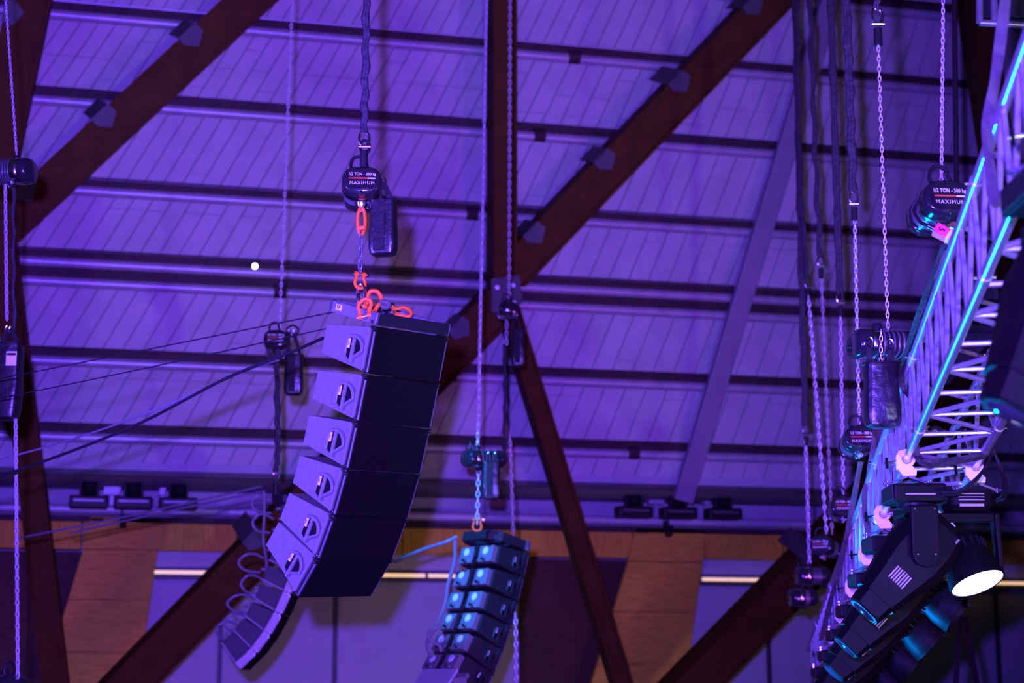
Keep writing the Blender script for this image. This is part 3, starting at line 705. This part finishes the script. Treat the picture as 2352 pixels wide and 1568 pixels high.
# ================================================================== MOVING LIGHTS
def clamp(t, c, u):                                       # half coupler gripping a tube that runs along TD; c tube middle, local frame parts
    up, sd = TU, TS
    mb = MB(); torus(mb, c, sd, up, .037, .037, .011, 18, 6); a = wpart('clamp_ring', mb, 'clamp', t)
    pl = [c+sd*x+up*z for x, z in ((-.062, .02), (-.045, .05), (.0, .06), (.02, .035), (-.03, .01), (-.03, -.03), (.03, -.045), (.05, -.075), (.045, -.10), (-.03, -.10), (-.065, -.05))]
    wpart('clamp_jaw', MB().prism([p-TD*.022 for p in pl], TD*.044), 'clamp', t, 0, .004)
    b = wpart('clamp_bolt', MB().cyl(c-sd*.06-up*.01, c-sd*.13-up*.02, .007, 8), 'chrome', t)
    wpart('wing_nut', MB().obox(c-sd*.115-up*.018, sd*.008, up*.032, TD*.008), 'fix', t, 0, .003)
def omega(t, c, x, y):                                    # bracket below the clamp
    for q in (-1, 1):
        wpart('bracket_leg', MB().obox(c+x*q*.055-UP*.118, x*.05-UP*.018*q*1.0, y*.02, UP*.007+x*.0), 'rig', t, 0, .002)
        wpart('bracket_foot', MB().obox(c+x*q*.118-UP*.140, x*.022, y*.025, UP*.007), 'rig', t, 0, .002)
        wpart('stud', MB().cyl(c+x*q*.118-UP*.155, c+x*q*.118-UP*.125, .009, 8), 'chrome', t)
def octring(c, d, a, b, hw, hh, ch=.32):
    return [c+a*x*hw+b*y*hh for x, y in ((1, 1-2*ch+.64*0), (1-ch, 1), (-(1-ch), 1), (-1, 1-2*ch), (-1, -(1-2*ch)), (-(1-ch), -1), (1-ch, -1), (1, -(1-2*ch)))]
def profile_head(label, c, tilt=46., s=1., group='profile moving heads'):
    """c: middle of the truss tube it hangs from"""
    t = thing('moving_head_light', label, 'stage light', c-UP*.3, group)
    x, y = RT, HF
    clamp(t, c, UP); omega(t, c, x, y)
    b = c-UP*.205+x*.03
    bs = wpart('base', MB().obox(b, x*.150*s, y*.17*s, UP*.052*s), 'fix', t, 0, .018)
    wpart('base_seam', MB().obox(b-y*.171*s-UP*.012, x*.085*s, y*.002, UP*.0035), 'grey', bs if False else t, 0)
    for q in (-1, 1): wpart('base_end', MB().obox(b+x*q*.142*s, x*.014, y*.15*s, UP*.042*s), 'black', t, 0, .006)
    wpart('pan_collar', MB().lathe([(.10*s, 0), (.10*s, .03)], b-UP*.082*s, UP, 18), 'black', t)
    piv = b-UP*.335*s+x*.005
    for q in (-1, 1):
        ym = y*q*.205*s
        poly = [(-.078, .255), (.078, .255), (.080, -.03), (.055, -.075), (0, -.095), (-.055, -.075), (-.080, -.03)]
        arm = wpart('yoke_arm', MB().prism([piv+ym+x*px*s+UP*pz_*s-y*.025*s for px, pz_ in poly], y*.05*s), 'fix', t, 0, .010)
        if q < 0:
            for px, pz_ in ((-.055, .235), (.055, .235), (-.05, -.02), (.05, -.02)):
                wpart('screw', MB().cyl(piv+ym+x*px*s+UP*pz_*s-y*.029*s, piv+ym+x*px*s+UP*pz_*s-y*.02*s, .005, 6), 'chrome', t)
    wpart('yoke_bridge', MB().obox(piv+UP*.235*s, x*.085*s, y*.20*s, UP*.025*s), 'fix', t, 0, .01)
    al = R_(tilt); d = (-x*math.cos(al)-UP*math.sin(al)); nrm = (-x*math.sin(al)+UP*math.cos(al))
    prof = [(-.24, .085, .10), (-.19, .155, .15), (-.08, .185, .165), (.06, .19, .165), (.22, .150, .150), (.34, .125, .13), (.36, .125, .13)]
    hd = wpart('head', MB().rings([octring(piv+d*k*s, d, nrm, y, a*s, e*s) for k, a, e in prof]), 'fix', t, 25)
    wpart('nose', MB().rings([octring(piv+d*k*s, d, nrm, y, a*s, e*s) for k, a, e in ((.355, .112, .118), (.45, .100, .105), (.46, .09, .095))]), 'fix', t, 25)
    wpart('lens', MB().lathe([(.08*s, 0), (.06*s, .012), (.001, .02)], piv+d*.458*s, d, 18), 'lensoff', t)
    for i in range(7):                                     # vent slats on the camera side
        q = piv+d*(.20*s)+nrm*(-.048+.016*i)*s-y*.1535*s
        wpart('vent_slat', MB().obox(q, d*.042*s, nrm*.0045*s, y*.003), 'grey', t, 0)
    wpart('rear_grip', MB().obox(piv-d*.14*s+nrm*.10*s*-1+d*0-y*.150*s, d*.05*s, nrm*.007, y*.004), 'rig', t, 0)
    return t
c2 = lambda k: tp(k, 0, -TW)
c3 = lambda k: tp(k, TW, -TW)
kA = tz(1055, 1)
kk = [tz(300, 1), kA, tz(1180, 1), tz(1268, 1), tz(1345, 1), tz(1405, 1), tz(1455, 1), tz(1497, 1)]
pl = ['large black moving head light at the right picture edge, nearest', 'black moving head light under the front corner clamp of the truss',
      'black moving head light just behind the one at the corner clamp', 'third black moving head light below the corner clamp along the truss',
      'fourth black moving head light below the corner clamp along the truss', 'fifth black moving head light below the corner clamp along the truss',
      'sixth black moving head light below the corner clamp along the truss', 'farthest black moving head light at the bottom end of the truss']
for i, (k, l) in enumerate(zip(kk, pl)):
    profile_head(l, c2(k)-TU*0, 46 if i else 62, 1.0)
def wash_head(label, c, hdir, lit, group='wash moving heads'):
    t = thing('wash_light', label, 'stage light', c-UP*.3, group); x, y = RT, HF
    clamp(t, c, UP); omega(t, c, x, y)
    b = c-UP*.205-x*.075
    wpart('base', MB().rings([[b+x*px*.14+y*py*.15+UP*z for px, py in stad(1, 1, 20, 5)] for z, k in ((.055, 1), (-.03, 1))]+[[b+x*px*.115+y*py*.12-UP*.065 for px, py in stad(1, 1, 20, 5)]]), 'fix', t, 40)
    wpart('label_strip', MB().obox(b-y*.151-UP*.035, x*.07, y*.003, UP*.008), 'grey', t, 0)
    for z in (-.005, .012, .03): wpart('base_slot', MB().obox(b-y*.151+UP*z, x*.075, y*.002, UP*.0025), 'grey', t, 0)
    piv = b-UP*.345; ax = x
    yk = MB()
    top = b-UP*.085
    wpart('yoke_bridge', MB().obox(top-UP*.01, x*.155, y*.055, UP*.025), 'fix', t, 0, .01)
    for q in (-1, 1):
        wpart('yoke_arm', MB().prism([top+x*q*.155+UP*.012-y*.06, top+x*q*.155+UP*.012+y*.06, piv+x*q*.17+y*.05-UP*.05, piv+x*q*.17-y*.05-UP*.05], x*q*.028), 'fix', t, 0, .008)
    d = V(hdir).normalized()
    hd = wpart('drum', MB().lathe([(.05, -.155), (.105, -.145), (.125, -.10), (.128, -.03), (.150, .03), (.158, .10), (.158, .12)], piv, d, 28), 'fix', t, 30)
    wpart('rim', MB().lathe([(.150, .118), (.163, .120), (.163, .150), (.155, .152)], piv, d, 28, True), 'fix' if not lit else 'fix', t, 30)
    wpart('lens', MB().lathe([(.152, .119), (.150, .1195 if not lit else .149), (.001, .150)] if lit else [(.152, .13), (.15, .135), (.001, .136)], piv, d, 28), 'lens' if lit else 'lensoff', t, 30)
    for i in range(18):
        a = 2*math.pi*i/18; u = d.orthogonal().normalized(); w = d.cross(u)
        q = piv+d*-.065+(u*math.cos(a)+w*math.sin(a))*.128
        wpart('cooling_fin', MB().obox(q, d*.030, (u*math.cos(a)+w*math.sin(a))*.008, (w*math.cos(a)-u*math.sin(a))*.005), 'black', t, 0)
    return t
wd1 = RT*.27-CU*.90-FW*.62
wl = ['glowing white wash light hanging at the right under the truss', 'blue lit wash light behind the glowing one', 'dark wash light third in the row below the truss', 'dark wash light fourth in the row below the truss', 'dark wash light fifth in the row below the truss']
for i, (dk, l) in enumerate(zip((0.0, 1.35, 2.7, 4.05, 5.4), wl)):
    wash_head(l, c3(kA+.22+dk), wd1 if i == 0 else (RT*.8-UP*.55-HF*.3 if i == 1 else RT*.75-UP*.7-HF*.1), i == 0)

# ================================================================== TRUSS HOISTS AND CHAINS
hoist(up_frame(PH(2180, 452, 8.5), R_(6), R_(-8)), 'lettered chain hoist half hidden behind the truss, with pink plug', top=PH(2167, -70, 8.6), length=.34, plug=True, cap_h=.100)
sling('black strap from the half hidden hoist down behind the truss chord', [PH(2168, 575, 8.6), PH(2150, 640, 8.65), PH(2128, 720, 8.7)], .012, m='strap', fit=False)
hoist(up_frame(PH(1962, 790, 9.9), R_(-80), 0), 'black cylindrical chain hoist lying sideways left of the truss', top=None, length=.40, lettered=False, ring=False, cap_h=.085)
ch = MB(); chain(ch, PH(2017, 95, 9.9), PH(2040, 765, 9.9), .040, .0065, .014); solo('load_chain', ch, 'zinc', 'bright steel chain running down to the sideways hoist', 'chain')
sling('short sling with shackle at the top of the bright steel chain', [PH(2011, -70, 9.9), PH(2012, -30, 9.9), PH(2014, 20, 9.9)], .02)
bag(PH(2022, 835, 9.7), 'tall black chain bag under the sideways hoist', .195, .375, .16, [PH(1998, 785, 9.66), PH(2045, 790, 9.66)], strap=False)
ch = MB(); chain(ch, PH(2024, 758, 9.66), PH(2023, 835, 9.68), .036, .006, .013); solo('slack_chain', ch, 'zinc', 'slack chain end dropping into the tall chain bag', 'chain')
def rig(label, hx, hy, D, top, mid, lettered=True, yaw=0., length=.34, sl=None, slr=.026, plug=False):
    hoist(up_frame(PH(hx, hy, D), R_(yaw), R_(-8)), label, top=PH(*mid, D), length=length, lettered=lettered, ch_pitch=.036*D/9.5, chain_r=.0062*D/9.5, bottom=PH(hx+2, hy+52*10/D, D))
rig('lettered chain hoist with cyan edge beside the tall chain bag', 1978, 1004, 13.2, None, (1963, 490))
sling('thick crumpled sling above the cyan chain', [PH(1942, -70, 13.2), PH(1948, 120, 13.2), PH(1953, 260, 13.2), PH(1960, 440, 13.2)], .034)
rig('small lettered chain hoist below the cyan edged one', 1940, 1160, 16.2, None, (1930, 712))
sling('long smooth sling second from the right among the four', [PH(1906, -70, 16.2), PH(1914, 200, 16.2), PH(1922, 450, 16.2), PH(1929, 672, 16.2)], .036, .002)
rig('dark chain hoist left of the far truss end', 1884, 1250, 18.2, None, (1857, 680), yaw=-30)
sling('thin crumpled sling ending in a violet shackle', [PH(1858, -70, 18.2), PH(1866, 150, 18.2), PH(1874, 380, 18.2), PH(1884, 590, 18.2)], .03, .012)
ch = MB(); chain(ch, PH(1886, 625, 18.4), PH(1911, 1225, 18.4), .07, .010, .022, 8, 4); solo('thin_chain', ch, 'zinc', 'thin pale chain below the violet shackle', 'chain')
hoist(up_frame(PH(1832, 1322, 19.2), R_(-75), 0), 'blue lit hoist lying sideways at the far truss end', top=PH(1850, 1010, 19.2), length=.36, lettered=False, ch_pitch=.075, chain_r=.014)
sling('thick black sling farthest left, reaching lowest', [PH(1829, -70, 19.2), PH(1832, 200, 19.2), PH(1838, 500, 19.2), PH(1845, 780, 19.2), PH(1850, 975, 19.2)], .04, .006)
hoist(up_frame(PH(1816, 1372, 19.8), R_(-75), 0), 'small dark hoist lowest at the far truss end', length=.30, lettered=False, ring=False)
sling('slim black sling beside the farthest left one', [PH(1822, -70, 19.0), PH(1828, 200, 19.0), PH(1837, 400, 19.0), PH(1846, 520, 19.0), PH(1855, 640, 19.0)], .022)
solo('power_pole', MB().cyl(PH(2191, -70, 16), PH(2197, 420, 16), .028, 8), 'black', 'thin black pipe hanging behind the pink plugged hoist', 'pipe')
# grey truss webbing slings
def ribbon(label, pts, w=.05, m='strap', th=.006, name='webbing_strap'):
    c = curve(pts, 8); rs_ = []
    for i, p in enumerate(c):
        tn = (c[min(i+1, len(c)-1)]-c[max(i-1, 0)]).normalized(); s = tn.cross(FW).normalized(); f = s.cross(tn)
        s = (s*math.cos(.25*math.sin(i*.5))+f*math.sin(.25*math.sin(i*.5)))
        rs_.append([p+s*w/2, p+f*th, p-s*w/2, p-f*th])
    return solo(name, MB().rings(rs_), m, label, 'strap')
def c1(k, s=0., u=0.): return tp(k, s, u)
k0 = tz(300)
ribbon('broad grey webbing strap wrapped round the truss joint at top right', [PH(2316, -60, 6.15), PH(2302, 60, 6.2), PH(2285, 190, 6.25), PH(2268, 290, 6.25), PH(2275, 400, 6.2), PH(2284, 470, 6.15)], .045)
ribbon('black webbing strap down the left of the truss chord', [c1(tz(560), -.045), c1(tz(700), -.05), c1(tz(840), -.045), c1(tz(870), -.02, -.06)-TD*.03, P(2094, 920, 9.6), P(2100, 985, 9.6), P(2106, 1046, 9.62)], .035, 'sling')
ribbon('black cable wrap across the truss front corner', [P(2106, 1046, 9.66), P(2125, 1062, 9.6), P(2190, 1058, 9.6), P(2255, 1046, 9.62), P(2284, 1030, 9.7)], .045, 'sling', .012)
ribbon('grey webbing strap from the cyan edged hoist down to the truss', [PH(2010, 985, 12.0), PH(2004, 1040, 12.0), PH(1994, 1100, 12.1), PH(1985, 1140, 12.1), PH(1990, 1200, 12.1), PH(2000, 1235, 12.1)], .04)
ribbon('long grey webbing strap along the left side of the far truss', [PH(1977, 1060, 13.2), PH(1962, 1140, 13.4), PH(1945, 1230, 13.6), PH(1925, 1310, 14.0), PH(1905, 1390, 14.4), PH(1886, 1470, 15)], .045)
# cables
def cbl(label, pts, r=.009, m='cable', n=8):
    return solo('cable', MB().tube(curve(pts, n), r, 7), m, label, 'cable')
cbl('looped black cables at the right of the truss end', [P(2284, 1040, 9.7), P(2300, 1075, 9.7), P(2312, 1110, 9.8), P(2308, 1142, 9.9), P(2286, 1152, 9.9)], .009)
cbl('second black cable hanging in the loop at the right of the truss end', [P(2284, 1040, 9.75), P(2294, 1070, 9.75), P(2304, 1105, 9.85), P(2302, 1135, 9.9), P(2288, 1148, 9.95)], .007)
cbl('black cable sweeping from the corner light to the right chord', [P(2164, 1130, 9.55), P(2200, 1128, 9.5), P(2235, 1105, 9.5), P(2262, 1075, 9.55), P(2278, 1042, 9.65)], .009)
cbl('lower black cable from the corner light to the right', [P(2164, 1135, 9.6), P(2195, 1136, 9.55), P(2225, 1120, 9.5), P(2250, 1095, 9.5), P(2270, 1060, 9.6)], .007)
for i, (x0, y0, x1, y1, d) in enumerate(((2120, 995, 2230, 970, 9.9), (2135, 965, 2240, 935, 9.6), (2100, 1075, 2220, 1070, 10.8))):
    cbl(['tangled dark cable inside the truss near its corner', 'upper tangled dark cable inside the truss', 'lower tangled dark cable inside the truss'][i],
        [P(x0, y0, d), P(x0+30, y0-14, d+.1), P(x0+60, y0+6, d+.15), P(x1, y1, d+.2)], .012)
# wires across the left of the hall
cbl('upper thin straight wire from the left edge to the front frame', [P(-60, 881, 12.4), P(350, 800, 11.7), P(768, 716, 11.0)], .0045)
cbl('second thin straight wire from the left edge to the top speaker', [P(-60, 927, 12.4), P(350, 842, 11.7), P(760, 752, 11.1)], .0045)
cbl('thick black cable sagging from the top speaker to the left edge', [P(-60, 1113, 12.6), P(120, 1052, 12.3), P(320, 972, 12.0), P(520, 868, 11.6), P(660, 812, 11.4), P(742, 776, 11.1)], .011)
cbl('violet cable running just above the thick black one', [P(-60, 1070, 13.2), P(120, 1022, 13.0), P(280, 970, 12.7), P(420, 915, 12.4), P(560, 852, 12.0), P(640, 826, 11.7)], .008, 'cableg')
cbl('violet wire from the hidden frame down to the left', [P(40, 1236, 19), P(280, 1188, 18.6), P(430, 1155, 18.2), P(600, 1117, 17.8)], .012, 'cableg')
cbl('lower violet wire from the hidden frame down to the left', [P(160, 1224, 19), P(330, 1186, 18.6), P(460, 1158, 18.2), P(604, 1128, 17.8)], .012, 'cableg')
# looped cables at the back of the far left array
def cable_loop(i, x, y, rx, lab):
    cbl(lab, [P(x+18, y+18, 17.8), P(x-4, y+16, 17.75), P(x-rx*.7, y+10, 17.7), P(x-rx, y-6, 17.7), P(x-rx*.5, y-22, 17.7), P(x+6, y-24, 17.75), P(x+26, y-14, 17.8)], .013, 'cableg')
for i, (x, y, rx) in enumerate(((604, 1160, 26), (602, 1205, 22), (580, 1296, 32), (578, 1345, 24), (560, 1390, 38), (545, 1434, 32), (524, 1452, 28))):
    cable_loop(i, x, y, rx, f'{ORD[i]} looped violet cable from the top behind the rear left array')
cbl('long violet cable down the back of the rear left array', [P(606, 1126, 17.7), P(607, 1180, 17.7), P(605, 1240, 17.7), P(612, 1290, 17.7), P(608, 1330, 17.7)], .014, 'cableg')
# cables at the back of the middle array
cbl('bundled cable down the back of the middle array', [P(1046, 1240, 18.1), P(1044, 1290, 18.1), P(1030, 1340, 18.1), P(1022, 1390, 18.1), P(1000, 1440, 18.1), P(982, 1475, 18.1), P(990, 1510, 18.1)], .022, 'cableg')
cbl('looped cable at the lower back of the middle array', [P(1006, 1440, 18), P(986, 1452, 18), P(988, 1470, 18), P(1008, 1482, 18), P(1014, 1496, 18)], .018, 'cableg')
cbl('violet cable from the middle array to the left', [P(905, 1290, 18.6), P(970, 1262, 18.4), P(1020, 1246, 18.2), P(1050, 1232, 18.2)], .02, 'cableg')
ch = MB(); chain(ch, P(1184, 1408, 17.6), P(1187, 1640, 17.6), .07, .015, .03, 8, 4); solo('load_chain', ch, 'zinc', 'bright violet chain to the right of the middle array foot', 'chain')
# flown case corner at the top right
q = PH(2310, -18, 8.0)
t = thing('flown_frame', 'violet edged black frame cut by the top right corner', 'frame', q)
for a, b in (((2250, -60), (2250, 52)), ((2250, 52), (2360, 58)), ((2282, -60), (2284, 50))):
    A, B = PH(*a, 8.0), PH(*b, 8.0); wpart('tube', MB().cyl(A, B, .018, 10), 'rig', t)
wpart('panel', MB().obox(PH(2305, -5, 8.06), RT*.10, HF*.01, UP*.10), 'black', t, 0)
for a, b, l in (((2206, 1415), (2190, 1640), 'left'), ((2216, 1415), (2256, 1640), 'right')):
    ribbon(f'{l} one of two dark straps hanging below the glowing wash light', [P(*a, 15), P((a[0]+b[0])/2, (a[1]+b[1])/2, 15), P(*b, 15)], .05, 'matblack')
